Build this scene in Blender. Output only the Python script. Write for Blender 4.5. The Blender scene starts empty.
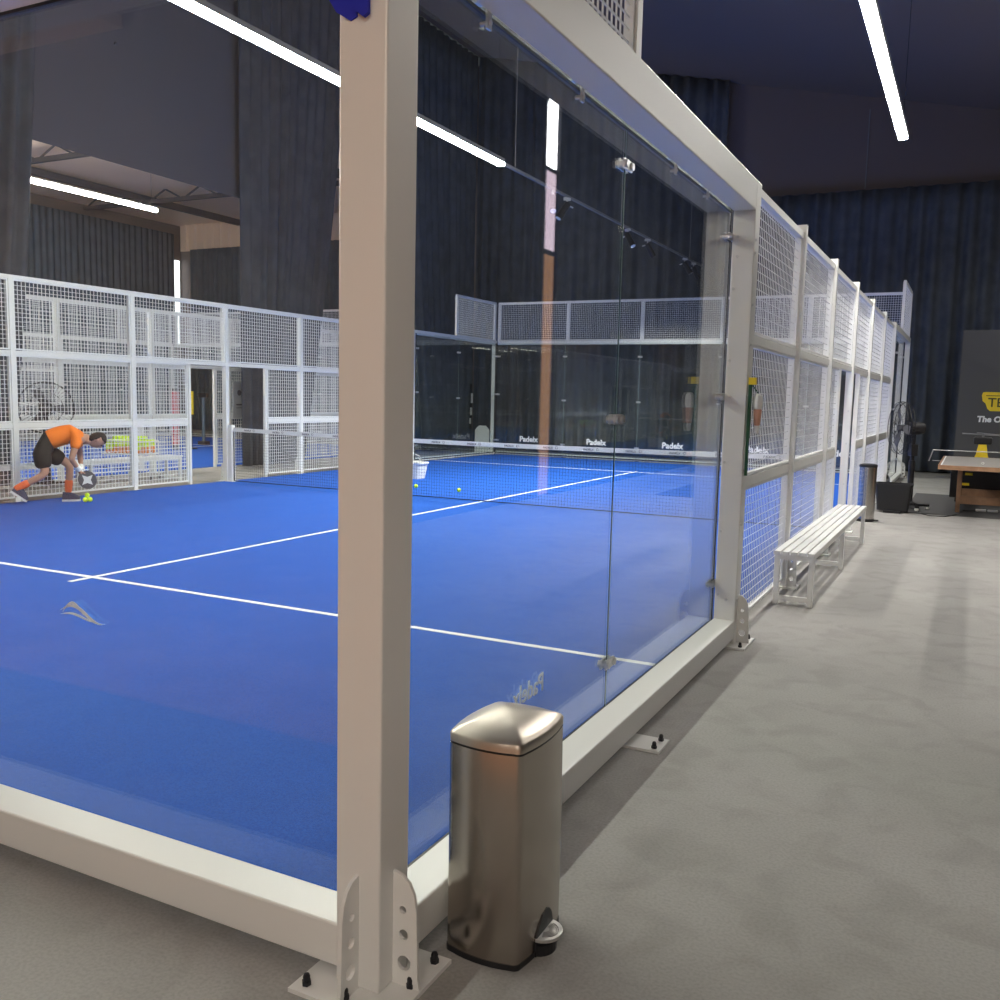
import bpy, bmesh, math, random
from mathutils import Vector, Matrix, Quaternion
random.seed(7)
C = bpy.context.scene.collection
PI = math.pi

# ------------------------------------------------------------------ helpers
class MB:
    def __init__(s): s.bm = bmesh.new()
    def box(s, x0, x1, y0, y1, z0, z1, M=None):
        vs = [Vector((x, y, z)) for x in (x0, x1) for y in (y0, y1) for z in (z0, z1)]
        if M is not None: vs = [M @ v for v in vs]
        v = [s.bm.verts.new(p) for p in vs]
        for f in ((0,1,3,2),(4,6,7,5),(0,4,5,1),(2,3,7,6),(0,2,6,4),(1,5,7,3)):
            s.bm.faces.new([v[i] for i in f])
        return s
    def prism(s, pts, axis, a, b):
        """extrude a 2-D outline along axis ('x','y','z') from a to b"""
        def P(p, t):
            if axis == 'x': return (t, p[0], p[1])
            if axis == 'y': return (p[0], t, p[1])
            return (p[0], p[1], t)
        A = [s.bm.verts.new(P(p, a)) for p in pts]; B = [s.bm.verts.new(P(p, b)) for p in pts]
        n = len(pts)
        s.bm.faces.new(A); s.bm.faces.new(B[::-1])
        for i in range(n): s.bm.faces.new([A[i], B[i], B[(i+1) % n], A[(i+1) % n]])
        return s
    def tube(s, p0, p1, r0, r1=None, n=12, cap=True):
        r1 = r0 if r1 is None else r1
        p0, p1 = Vector(p0), Vector(p1); d = (p1-p0).normalized()
        a = d.orthogonal().normalized(); b = d.cross(a)
        R = []
        for p, r in ((p0, r0), (p1, r1)):
            R.append([s.bm.verts.new(p + (a*math.cos(2*PI*i/n) + b*math.sin(2*PI*i/n))*r) for i in range(n)])
        for i in range(n): s.bm.faces.new([R[0][i], R[0][(i+1) % n], R[1][(i+1) % n], R[1][i]])
        if cap: s.bm.faces.new(R[0][::-1]); s.bm.faces.new(R[1])
        return s
    def path(s, pts, r, n=8, closed=False):
        pts = [Vector(p) for p in pts]; rings = []; N = len(pts); prev = None
        for i, p in enumerate(pts):
            if closed: d = (pts[(i+1) % N]-pts[i-1]).normalized()
            else: d = (pts[min(i+1, N-1)]-pts[max(i-1, 0)]).normalized()
            if prev is None: a = d.orthogonal().normalized()
            else: a = (prev - d*prev.dot(d)).normalized()
            prev = a; b = d.cross(a)
            rr = r[i] if isinstance(r, (list, tuple)) else r
            rings.append([s.bm.verts.new(p + (a*math.cos(2*PI*k/n)+b*math.sin(2*PI*k/n))*rr) for k in range(n)])
        for i in range(N if closed else N-1):
            A, B = rings[i], rings[(i+1) % N]
            for k in range(n): s.bm.faces.new([A[k], A[(k+1) % n], B[(k+1) % n], B[k]])
        if not closed: s.bm.faces.new(rings[0][::-1]); s.bm.faces.new(rings[-1])
        return s
    def lathe(s, prof, M=None, n=24):
        rings = []
        for r, z in prof:
            ring = []
            for k in range(n):
                p = Vector((r*math.cos(2*PI*k/n), r*math.sin(2*PI*k/n), z))
                ring.append(s.bm.verts.new(M @ p if M is not None else p))
            rings.append(ring)
        for A, B in zip(rings, rings[1:]):
            for k in range(n): s.bm.faces.new([A[k], A[(k+1) % n], B[(k+1) % n], B[k]])
        s.bm.faces.new(rings[0][::-1]); s.bm.faces.new(rings[-1])
        return s
    def ball(s, c, r, sc=(1,1,1), sub=2, M=None):
        m = Matrix.Translation(c) @ Matrix.Diagonal((r*sc[0], r*sc[1], r*sc[2], 1))
        if M is not None: m = M @ m
        bmesh.ops.create_icosphere(s.bm, subdivisions=sub, radius=1, matrix=m)
        return s
    def build(s, name, mat, parent=None, smooth=False, bevel=0, loc=None, seg=2):
        if bevel:
            bmesh.ops.bevel(s.bm, geom=[e for e in s.bm.edges], offset=bevel, segments=seg, affect='EDGES', clamp_overlap=True, profile=.5)
        bmesh.ops.recalc_face_normals(s.bm, faces=s.bm.faces)
        me = bpy.data.meshes.new(name); s.bm.to_mesh(me); s.bm.free()
        me.materials.append(mat)
        for p in me.polygons: p.use_smooth = smooth
        o = bpy.data.objects.new(name, me); C.objects.link(o)
        if parent: o.parent = parent
        if loc: o.location = loc
        return o

def auto_smooth(o, deg=35):
    me = o.data
    for p in me.polygons: p.use_smooth = True
    bm = bmesh.new(); bm.from_mesh(me)
    for e in bm.edges:
        e.smooth = not (len(e.link_faces) == 2 and e.calc_face_angle(0) > math.radians(deg))
    bm.to_mesh(me); bm.free(); return o

def thing(name, label, cat, loc=(0,0,0), rz=0, group=None):
    o = bpy.data.objects.new(name, None); C.objects.link(o); o.empty_display_size = .1
    o.location = loc; o.rotation_euler = (0, 0, rz)
    return tag(o, label, cat, group)
def tag(o, label, cat, group=None, kind=None):
    o['label'] = label; o['category'] = cat
    if group: o['group'] = group
    if kind: o['kind'] = kind
    return o
def struct(o, label=None, cat=None):
    o['kind'] = 'structure'
    if label: o['label'] = label
    if cat: o['category'] = cat
    return o
def inst(name, src, parent, loc=(0,0,0), rz=0):
    o = src.copy(); o.name = name; C.objects.link(o); o.parent = parent; o.location = loc; o.rotation_euler = (0, 0, rz); return o
def place(me, name, parent, loc=(0,0,0), rot=(0,0,0)):
    o = bpy.data.objects.new(name, me); C.objects.link(o); o.parent = parent; o.location = loc; o.rotation_euler = rot; return o
def keep(mb, name, mat, bevel=0):
    """finish a mesh without an object"""
    if bevel: bmesh.ops.bevel(mb.bm, geom=list(mb.bm.edges), offset=bevel, segments=2, affect='EDGES', clamp_overlap=True)
    bmesh.ops.recalc_face_normals(mb.bm, faces=mb.bm.faces)
    me = bpy.data.meshes.new(name); mb.bm.to_mesh(me); mb.bm.free(); me.materials.append(mat); return me

# ------------------------------------------------------------------ materials
def mat(name, col, rough=.5, metal=0, spec=.5, aniso=0, emit=None, strength=0, noise=0, nscale=30, bump=0, bscale=200, col2=None, coat=0):
    m = bpy.data.materials.new(name); m.use_nodes = True; nt = m.node_tree; b = nt.nodes['Principled BSDF']
    b.inputs['Base Color'].default_value = (*col, 1); b.inputs['Roughness'].default_value = rough
    b.inputs['Metallic'].default_value = metal; b.inputs['Specular IOR Level'].default_value = spec
    b.inputs['Anisotropic'].default_value = aniso; b.inputs['Coat Weight'].default_value = coat
    if emit: b.inputs['Emission Color'].default_value = (*emit, 1); b.inputs['Emission Strength'].default_value = strength
    if noise or bump: tc = nt.nodes.new('ShaderNodeTexCoord')
    if noise:
        n = nt.nodes.new('ShaderNodeTexNoise'); n.inputs['Scale'].default_value = nscale; n.inputs['Detail'].default_value = 5
        nt.links.new(tc.outputs['Object'], n.inputs['Vector'])
        r = nt.nodes.new('ShaderNodeValToRGB'); c2 = col2 or tuple(c*(1-noise) for c in col)
        r.color_ramp.elements[0].position = .35; r.color_ramp.elements[1].position = .65
        r.color_ramp.elements[0].color = (*c2, 1); r.color_ramp.elements[1].color = (*col, 1)
        nt.links.new(n.outputs['Fac'], r.inputs['Fac']); nt.links.new(r.outputs['Color'], b.inputs['Base Color'])
    if bump:
        n2 = nt.nodes.new('ShaderNodeTexNoise'); n2.inputs['Scale'].default_value = bscale
        nt.links.new(tc.outputs['Object'], n2.inputs['Vector'])
        bp = nt.nodes.new('ShaderNodeBump'); bp.inputs['Strength'].default_value = bump; bp.inputs['Distance'].default_value = .01
        nt.links.new(n2.outputs['Fac'], bp.inputs['Height']); nt.links.new(bp.outputs['Normal'], b.inputs['Normal'])
    return m
def emis(name, col, s):
    m = bpy.data.materials.new(name); m.use_nodes = True; nt = m.node_tree; nt.nodes.clear()
    e = nt.nodes.new('ShaderNodeEmission'); e.inputs[0].default_value = (*col, 1); e.inputs[1].default_value = s
    o = nt.nodes.new('ShaderNodeOutputMaterial'); nt.links.new(e.outputs[0], o.inputs[0]); return m
def glass(name, tint=(.955,.985,.97), gloss=1.0):
    m = bpy.data.materials.new(name); m.use_nodes = True; nt = m.node_tree; nt.nodes.clear(); L = nt.links.new
    t = nt.nodes.new('ShaderNodeBsdfTransparent'); t.inputs[0].default_value = (*tint, 1)
    g = nt.nodes.new('ShaderNodeBsdfGlossy'); g.inputs['Roughness'].default_value = .0; g.inputs[0].default_value = (gloss, gloss, gloss, 1)
    lw = nt.nodes.new('ShaderNodeLayerWeight'); lw.inputs['Blend'].default_value = .5
    p = nt.nodes.new('ShaderNodeMath'); p.operation = 'POWER'; p.inputs[1].default_value = 4.5
    L(lw.outputs['Facing'], p.inputs[0])
    q = nt.nodes.new('ShaderNodeMath'); q.operation = 'MULTIPLY_ADD'; q.inputs[1].default_value = .94; q.inputs[2].default_value = .055
    L(p.outputs[0], q.inputs[0])
    mx = nt.nodes.new('ShaderNodeMixShader'); L(q.outputs[0], mx.inputs[0]); L(t.outputs[0], mx.inputs[1]); L(g.outputs[0], mx.inputs[2])
    o = nt.nodes.new('ShaderNodeOutputMaterial'); L(mx.outputs[0], o.inputs[0]); return m

def floor_mat():
    m = mat('concrete floor', (.30,.285,.265), rough=.78, spec=.35)
    nt = m.node_tree; b = nt.nodes['Principled BSDF']; L = nt.links.new
    tc = nt.nodes.new('ShaderNodeTexCoord')
    cols = []
    def ramp(scale, det, p0, p1, c0, c1, dist=0):
        n = nt.nodes.new('ShaderNodeTexNoise'); n.inputs['Scale'].default_value = scale; n.inputs['Detail'].default_value = det; n.inputs['Distortion'].default_value = dist
        L(tc.outputs['Object'], n.inputs['Vector'])
        r = nt.nodes.new('ShaderNodeValToRGB'); r.color_ramp.elements[0].position = p0; r.color_ramp.elements[1].position = p1
        r.color_ramp.elements[0].color = (*c0, 1); r.color_ramp.elements[1].color = (*c1, 1); L(n.outputs['Fac'], r.inputs['Fac']); return r.outputs['Color'], n
    a, _ = ramp(.7, 4, .3, .7, (.285,.275,.262), (.37,.36,.345))
    s, _ = ramp(4.2, 6, .36, .52, (.72,.71,.7), (1,1,1), .6)
    f, nn = ramp(90, 4, .3, .6, (.84,.84,.84), (1,1,1))
    x1 = nt.nodes.new('ShaderNodeMix'); x1.data_type = 'RGBA'; x1.blend_type = 'MULTIPLY'; x1.inputs[0].default_value = .42; L(a, x1.inputs[6]); L(s, x1.inputs[7])
    x2 = nt.nodes.new('ShaderNodeMix'); x2.data_type = 'RGBA'; x2.blend_type = 'MULTIPLY'; x2.inputs[0].default_value = 1; L(x1.outputs[2], x2.inputs[6]); L(f, x2.inputs[7])
    L(x2.outputs[2], b.inputs['Base Color'])
    bp = nt.nodes.new('ShaderNodeBump'); bp.inputs['Strength'].default_value = .25; bp.inputs['Distance'].default_value = .004
    L(nn.outputs['Fac'], bp.inputs['Height']); L(bp.outputs['Normal'], b.inputs['Normal'])
    return m

WHITE = mat('white painted steel', (.74,.74,.72), rough=.32, spec=.5)
WHITE2 = mat('white fence wire', (.78,.79,.79), rough=.4)
DARKBOLT = mat('dark bolt', (.03,.03,.035), rough=.35, metal=.6)
STEEL = mat('zinc fitting', (.62,.63,.63), rough=.3, metal=1)
INOX = mat('brushed stainless steel', (.44,.39,.345), rough=.2, metal=1, aniso=.5)
BLACKP = mat('black plastic', (.012,.012,.014), rough=.45)
BLACKM = mat('black metal', (.02,.02,.023), rough=.35, metal=.3)
SILVERP = mat('silver pedal', (.62,.62,.6), rough=.35, metal=.8)
GLASS = glass('clear toughened glass')
TURF = mat('blue turf', (.020,.115,.53), rough=.9, spec=.12, noise=.3, nscale=130, col2=(.013,.08,.40), bump=.5, bscale=260)
LINE = mat('white line paint', (.85,.87,.88), rough=.8)
FLOOR = floor_mat()
CURT = mat('dark blue grey curtain', (.088,.100,.122), rough=.85, spec=.25, noise=.25, nscale=3)
CURTS = mat('slate side curtain', (.075,.105,.14), rough=.85, spec=.25, noise=.2, nscale=3)
CURT2 = mat('near black curtain', (.02,.02,.022), rough=.9, spec=.2)
CEIL = mat('dark painted ceiling', (.17,.14,.13), rough=.95, spec=.1)
WALLD = mat('dark wall panel', (.14,.12,.12), rough=.85, spec=.2)
VAL = mat('dark fabric screen', (.105,.108,.13), rough=.95, spec=.1)
BEIGE = mat('beige roof sheet', (.80,.60,.47), rough=.8)
LAMP = emis('led diffuser', (1,.97,.88), 70)
LAMP2 = emis('led diffuser far', (1,.96,.88), 140)
HOUS = mat('lamp housing', (.25,.25,.26), rough=.5)
YEL = mat('yellow plastic', (.85,.62,.02), rough=.5)
BALLM = mat('tennis ball felt', (.75,.98,.05), rough=.9)
BALLO = mat('orange ball felt', (.9,.32,.10), rough=.9)
RED = mat('red padding', (.52,.015,.03), rough=.6)
WOOD = mat('table wood edge', (.36,.20,.11), rough=.5, noise=.3, nscale=8)
NETM = mat('black net cord', (.01,.012,.02), rough=.8)
BLUEC = mat('deep blue cloth', (.008,.015,.42), rough=.7)
GREENS = mat('dark green strap', (.01,.07,.03), rough=.7)
WHP = mat('white plastic', (.8,.8,.78), rough=.45)
TXTW = mat('white lettering', (.85,.86,.86), rough=.5)
TXTD = mat('dark lettering', (.05,.05,.07), rough=.5)
EDGED = mat('dark pane edge', (.02,.06,.06), rough=.3)
EDGEL = mat('pale green pane edge', (.45,.62,.60), rough=.3)
STICK = mat('pale frosted sticker', (.80,.88,.95), rough=.6)

# ------------------------------------------------------------------ camera
cam = bpy.data.cameras.new('camera'); co = bpy.data.objects.new('camera', cam); C.objects.link(co)
yw, pt, rl = .4671, -.1124, .0232
f = Vector((-math.sin(yw)*math.cos(pt), math.cos(yw)*math.cos(pt), math.sin(pt)))
rt = Vector((math.cos(yw), math.sin(yw), 0)); up = rt.cross(f)
r2 = rt*math.cos(rl) + up*math.sin(rl); u2 = r2.cross(f)
co.matrix_world = Matrix(((r2.x,u2.x,-f.x,1.4423),(r2.y,u2.y,-f.y,-2.2208),(r2.z,u2.z,-f.z,1.5975),(0,0,0,1)))
cam.sensor_width = 36; cam.lens = 36*.929; cam.clip_start = .05; cam.clip_end = 200
bpy.context.scene.camera = co

# ------------------------------------------------------------------ text
def text_mesh(s, size, depth=.004, offset=0, shear=0, name='lettering'):
    c = bpy.data.curves.new(name, 'FONT'); c.body = s; c.size = size; c.extrude = depth/2; c.offset = offset; c.shear = shear
    c.resolution_u = 3
    o = bpy.data.objects.new(name, c); C.objects.link(o)
    dg = bpy.context.evaluated_depsgraph_get(); dg.update()
    me = bpy.data.meshes.new_from_object(o.evaluated_get(dg)); me.name = name
    bpy.data.objects.remove(o); bpy.data.curves.remove(c); return me
def text(s, size, m, parent, loc, rot, name='lettering', offset=0, shear=0, depth=.004):
    me = text_mesh(s, size, depth, offset, shear, name); me.materials.clear(); me.materials.append(m)
    return place(me, name, parent, loc, rot)

# ------------------------------------------------------------------ setting
fl = struct(MB().box(-26, 9, -10, 25, -.2, 0).build('floor', FLOOR))
WFL = mat('pale wooden lounge floor', (.62,.36,.24), rough=.5, noise=.2, nscale=3)
struct(MB().box(-26, 4.6, -9.9, -1.38, 0, .008).build('floor_lounge', WFL))

def turf(x0, x1, y0, y1, label):
    t = struct(MB().box(x0, x1, y0, y1, 0, .012).build('court_turf', TURF), label, 'court')
    h = .0145; w = .025
    xm = (x0+x1)/2; ya, yb = y0+3.19, y1-3.16
    for (a, b, c, d) in ((x0, x1, ya-w, ya+w), (x0, x1, yb-w, yb+w)):
        MB().box(a, b, c, d, .011, h).build('line_marking', LINE, t)
    MB().box(xm-w, xm+w, ya-.22, yb+.2, .011, h+.0004).build('line_marking', LINE, t)
    return t
turf(-10, 0.0, -.14, 20.1, 'blue artificial turf of the near padel court with white lines')
turf(-22.3, -12.36, .3, 20.5, 'blue artificial turf of the neighbouring court behind the left fence')

# dark ceiling, higher towards the left
cm = MB()
for (xa, za, xb, zb) in ((-11.9, 11.2, 4.6, 7.6),):
    cm.prism([(xa, za), (xb, zb), (xb, zb+.2), (xa, za+.2)], 'y', -10, 22.6)
struct(cm.build('ceiling', CEIL))
struct(MB().box(-26, -12.03, -10, 25, 7.7, 7.9).build('ceiling_side', BEIGE))
# roof girders of the side hall
for k, yy in enumerate((9.5, 14.5, 19.5)):
    g = MB().box(-25, -12, yy-.06, yy+.06, 7.3, 7.42)
    for i in range(9):
        xa = -25+i*1.45
        g.tube((xa, yy, 7.36), (xa+.72, yy, 7.7), .03, n=6).tube((xa+.72, yy, 7.7), (xa+1.45, yy, 7.36), .03, n=6)
    struct(g.build('roof_girder', mat('dark steel girder', (.05,.05,.06), rough=.7) if k == 0 else bpy.data.materials['dark steel girder']))
for xx in (-22.5, -18.5, -14.5):
    struct(MB().box(xx-.08, xx+.08, -9, 24, 7.42, 7.62).build('roof_purlin', bpy.data.materials['dark steel girder']))
struct(MB().box(-12, 4.8, 22.35, 22.5, 0, 11).build('wall_far', WALLD))
struct(MB().box(-26, -12, 24.6, 24.8, 0, 7.9).build('wall_far_side', WALLD))
struct(MB().box(-26.2, -26, -10, 25, 0, 7.9).build('wall_left', WALLD))
struct(MB().box(-26, 4.8, -10.2, -10, 0, 11.2).build('wall_behind', mat('warm grey back wall', (.30,.24,.20), rough=.8)))
# corrugated beige band over the side hall's end curtain
cb = MB()
pts = []; x = -25.9
while x < -12.1:
    pts += [(x, 24.5), (x+.22, 24.5), (x+.26, 24.42), (x+.38, 24.42)]; x += .42
cb.prism([(-25.9, 24.58)] + pts + [(x, 24.58)], 'z', 6.75, 7.7)
struct(cb.build('trim_corrugated', BEIGE))
# seams and joint strips of the panel band above the far curtain
for xx in (-1.27, 1.7):
    struct(MB().box(xx-.015, xx+.015, 22.33, 22.36, 6.7, 8.6).build('trim_seam', mat('seam strip', (.16,.16,.18), rough=.7) if xx < 0 else bpy.data.materials['seam strip']))
# right wall with narrow daylight slit; lower panels glow in place of lit wood
WY0, WY1 = 11.12, 11.62
w = MB(); w.box(4.6, 4.8, -10, WY0, 0, 8).box(4.6, 4.8, WY1, 22.5, 0, 8).box(4.6, 4.8, WY0, WY1, 6.6, 8)
struct(w.build('wall_right', CURT2))
wn = MB().box(4.66, 4.68, WY0, WY1, 5.1, 6.6).build('window_1', emis('daylight pane', (1,.98,1), 7)); struct(wn)
MB().box(4.66, 4.68, WY0, WY1, 3.85, 5.1).build('pane', emis('lilac lit panel glow', (.85,.66,.78), 1.2), wn)  # emission stands in for a pale panel lit by daylight
MB().box(4.66, 4.68, WY0, WY1, 0.02, 3.8).build('pane', emis('amber lit wood glow', (.95,.50,.28), .4), wn)  # glow imitates daylight falling on wood, not a coloured pane
MB().box(4.64, 4.70, WY0, WY1, 3.8, 3.87).build('slit_bar', BLACKM, wn)
MB().box(4.64, 4.70, WY0, WY1, 5.06, 5.12).build('slit_bar', BLACKM, wn)

# ------------------------------------------------------------------ curtains
def curtain(name, label, m, p0, p1, z0, z1, group=None, p0b=None, p1b=None, pleat=.24, amp=.05, seed=1, z1b=None):
    z1b = z1 if z1b is None else z1b
    rnd = random.Random(seed)
    p0, p1 = Vector((*p0, 0)), Vector((*p1, 0))
    p0b = Vector((*p0b, 0)) if p0b else p0; p1b = Vector((*p1b, 0)) if p1b else p1
    L = (p1-p0).length; d = (p1-p0).normalized(); nrm = Vector((-d.y, d.x, 0))
    ncol = int(L/pleat*8); rows = 14
    # irregular pleat phases
    ph = [0.]; 
    for i in range(ncol): ph.append(ph[-1] + 2*PI/8*rnd.uniform(.55, 1.5))
    am = [rnd.uniform(.5, 1.25) for _ in range(ncol//8+3)]
    bm = bmesh.new(); grid = []
    for j in range(rows+1):
        t = j/rows; e = t**1.6
        row = []
        for i in range(ncol+1):
            s = i/ncol
            base = p0.lerp(p1, s)*(1-e) + p0b.lerp(p1b, s)*e
            a = amp*am[i//8]*(.55+.45*t)
            off = a*math.sin(ph[i] + .25*math.sin(3*t+i*.07)) + .25*a*math.sin(ph[i]*.37+2*t)
            row.append(bm.verts.new((base + nrm*off) + Vector((0, 0, (z1+(z1b-z1)*s)*(1-t) + z0*t))))
        grid.append(row)
    for j in range(rows):
        for i in range(ncol): bm.faces.new([grid[j][i], grid[j][i+1], grid[j+1][i+1], grid[j+1][i]])
    me = bpy.data.meshes.new(name); bm.to_mesh(me); bm.free(); me.materials.append(m)
    for p in me.polygons: p.use_smooth = True
    o = bpy.data.objects.new(name, me); C.objects.link(o)
    so = o.modifiers.new('thickness', 'SOLIDIFY'); so.thickness = .006
    return tag(o, label, 'curtain', group)

curtain('curtain', 'tall dark curtain across the far end of the hall, seen through the glass', CURT, (-11.8, 22.1), (-4.6, 22.1), .03, 11.15, seed=2, z1b=9.58, amp=.10, pleat=.34)
curtain('curtain', 'dark far curtain at right, below the grey panel band and behind the board', CURT, (-4.6, 22.0), (4.5, 22.0), .03, 6.65, seed=3, pleat=.36, amp=.10)
struct(MB().box(-4.6, 4.5, 22.05, 22.09, 6.66, 6.69).build('trim_rail', WALLD))
curtain('curtain', 'gathered dark curtain hanging beyond the left fence beside its doorway', CURT, (-11.80, 12.3), (-11.80, 15.9), .03, 11.1, p0b=(-11.80, 12.35), p1b=(-11.80, 14.3), seed=4, amp=.11, pleat=.32)
curtain('curtain', 'dark curtain at the left edge of the photo above the fence', CURT, (-11.80, 1.0), (-11.80, 8.0), .03, 11.1, p0b=(-11.80, 1.0), p1b=(-11.80, 7.2), seed=5, amp=.11, pleat=.32)
curtain('curtain', 'dark curtain seen just right of the corner post, beyond the fence', CURT, (-11.80, 18.4), (-11.80, 22.0), .03, 11.1, p0b=(-11.80, 19.4), p1b=(-11.80, 22.0), seed=9, amp=.11, pleat=.32)
curtain('curtain', 'dark curtain on the far left wall under the lit side lamp', CURTS, (-25.7, 6), (-25.7, 24.0), .03, 7.3, seed=6)
curtain('curtain', 'dark curtain under the beige corrugated band in the side hall', CURTS, (-25.2, 24.3), (-12.1, 24.3), .03, 6.75, seed=8)
struct(MB().box(-11.995, -11.98, 7.0, 13.2, 5.4, 11.17).build('wall_screen', VAL))
gap = struct(MB().box(-25.98, -25.96, 24.2, 24.5, 3.2, 6.4).build('window_2', emis('daylight slit', (.95,.97,1), 1.6)))

# ------------------------------------------------------------------ lamps
def lamp(x, y0, y1, z, label, m=LAMP, w=.11, group=None):
    t = thing('linear_ceiling_lamp', label, 'lamp', (x, y0, z), 0, group)
    hw = .015 if m is LAMP2 else w/2
    MB().box(-hw, hw, 0, y1-y0, .012 if m is not LAMP2 else .04, .07).build('housing', HOUS, t)
    if m is LAMP2: MB().tube((0, 0, 0), (0, y1-y0, 0), .045, n=10).build('diffuser', m, t)
    else: MB().box(-w/2+.004, w/2-.004, 0, y1-y0, -.03, .012).build('diffuser', m, t)
    n = max(2, int((y1-y0)/3)+1)
    for i in range(n):
        yy = .15 + (y1-y0-.3)*i/(n-1); MB().tube((0, yy, .07), (0, yy, 2.2 if z < 7 else 1.2), .004, n=5).build('suspension_wire', BLACKM, t)
    return t
lamp(-5.05, -.5, 10.45, 5.0, 'long white linear lamp hanging over the middle of the court')
lamp(.39, 5.6, 11.1, 5.0, 'long white linear lamp over the walkway at upper right', emis('led diffuser walkway', (1,.97,.9), 62))
lamp(-16, 8.5, 14.1, 5.72, 'lit linear lamp in the side hall at far left', LAMP2)
lamp(-16, -4, 6.0, 5.72, 'added unseen linear lamp over the near half of the neighbouring court', LAMP2)  # extra lamp hidden by the curtain, added to light the side hall
LFILL = emis('warm fill diffuser', (1,.88,.76), 36)  # diffuser of two added fill lamps behind the camera
lamp(1.6, -8.6, -3.6, 4.2, 'added warm fill lamp over the lounge behind the photographer, left', LFILL)
lamp(3.6, -8.6, -3.6, 4.2, 'added warm fill lamp over the lounge behind the photographer, right', LFILL)
lamp(3.3, 4, 20, 5.2, 'added unseen linear lamp over the table tennis corner', emis('dim fill diffuser', (1,.97,.9), 13))  # unseen lamp added for general light on the right side

# track with spotlights continuing the court lamp
tr = thing('lighting_track', 'dark spotlight track running on beyond the end of the court lamp', 'lighting track', (-5.05, 10.5, 5.0))
MB().box(-.02, .02, 0, 11.3, 0, .04).build('rail', HOUS, tr)
for yy in (.4, 5.2, 10.2): MB().tube((0, yy, .04), (0, yy, 3.0), .008, n=6).build('hanger', HOUS, tr)
def spot_proto():
    t = thing('track_spotlight', '', 'spotlight', (0,0,0))
    MB().box(-.02, .02, -.06, .06, -.05, 0).build('adapter', WHP, t)
    MB().tube((0, 0, -.05), (0, 0, -.16), .012, n=6).tube((0, 0, -.12), (.0, .12, -.16), .012, n=6).build('bracket', WHP, t)
    h = MB(); h.tube((0, .02, -.1), (0, -.16, -.36), .055, .065, n=16); auto_smooth(h.build('lamp_head', BLACKM, t))
    lens = MB().tube((0, -.157, -.356), (0, -.162, -.364), .05, n=16).build('lens', WHP, t)
    return t
spot = spot_proto()
sp = [(12.35, .5, 'first track spotlight beyond the end of the court lamp'), (12.95, -.7, 'second track spotlight from the court lamp, tilted nose down'),
      (16.1, 1.2, 'track spotlight seen right behind the glass joint'), (17.4, 2.4, 'white-bracketed track spotlight just right of the glass joint'),
      (20.3, 2.0, 'left one of the last two spotlights on the track'), (21.1, 2.6, 'spotlight at the very end of the track')]
for i, (yy, rz, lb) in enumerate(sp):
    if i == 0: t = spot
    else:
        t = spot.copy(); C.objects.link(t)
        for ch in spot.children:
            c = ch.copy(); C.objects.link(c); c.parent = t
    t.location = (-5.05, yy, 5.0); t.rotation_euler = (0, 0, rz); t['label'] = lb; t['group'] = 'spotlights on the track'
    if yy > 18: continue
    ld = bpy.data.lights.new('spot_beam', 'SPOT'); ld.energy = 450; ld.spot_size = 2.4; ld.spot_blend = .6; ld.shadow_soft_size = .05; ld.color = (1, .96, .9)
    lo = bpy.data.objects.new('spot_beam', ld); C.objects.link(lo); lo.location = (-5.05+math.sin(rz)*.17, yy-math.cos(rz)*.17, 4.6)

# ------------------------------------------------------------------ glass walls and fences
_panel = {}
def wire_panel(w, h, pitch=.06, r=.0033, fr=.02):
    k = (round(w, 3), round(h, 3), pitch, r)
    if k in _panel: return _panel[k]
    m = MB(); nx = max(1, round((w-2*fr)/pitch)); nz = max(1, round((h-2*fr)/pitch))
    for i in range(1, nx): x = fr+(w-2*fr)*i/nx; m.box(x-r, x+r, -r, r, fr, h-fr)
    for i in range(1, nz): z = fr+(h-2*fr)*i/nz; m.box(fr, w-fr, -r*1.2, r*.8, z-r, z+r)
    m.box(0, w, -.02, .02, 0, fr).box(0, w, -.02, .02, h-fr, h).box(0, fr, -.02, .02, fr, h-fr).box(w-fr, w, -.02, .02, fr, h-fr)
    _panel[k] = keep(m, 'mesh_panel', WHITE2); return _panel[k]

# local frame of every wall: X along the wall, Z up, outward = s * Y
def gusset(parent, u, y, ax, sg, name='gusset_plate'):
    """pierced stiffener standing on a base plate; ax: plane normal, sg: direction it sticks out"""
    prof = [(0, 0), (.085, 0), (.079, .03), (.073, .22), (.066, .262), (.05, .293), (.028, .311), (0, .318)]
    bm = bmesh.new(); T = .005
    def ring(c, r, n=14): return [(c[0]+r*math.cos(2*PI*k/n), c[1]+r*math.sin(2*PI*k/n)) for k in range(n)]
    holes = [ring((.036, .065), .021), ring((.034, .145), .015), ring((.031, .215), .011)]
    edges = []
    for poly in [prof]+holes:
        vs = [bm.verts.new((0, p[0], p[1])) for p in poly]
        for i in range(len(vs)): edges.append(bm.edges.new((vs[i], vs[(i+1) % len(vs)])))
    bmesh.ops.triangle_fill(bm, use_beauty=True, edges=edges)
    ret = bmesh.ops.extrude_face_region(bm, geom=list(bm.faces))
    bmesh.ops.translate(bm, verts=[v for v in ret['geom'] if isinstance(v, bmesh.types.BMVert)], vec=(T*2, 0, 0))
    bmesh.ops.translate(bm, verts=bm.verts, vec=(-T, 0, 0))
    m = MB(); m.bm.free(); m.bm = bm
    o = m.build(name, WHITE, parent)
    o.location = (u, y, .012)
    o.rotation_euler = (0, 0, {('x', 1): 0, ('x', -1): PI, ('y', 1): -PI/2, ('y', -1): PI/2}[(ax, sg)])
    return o

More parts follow.
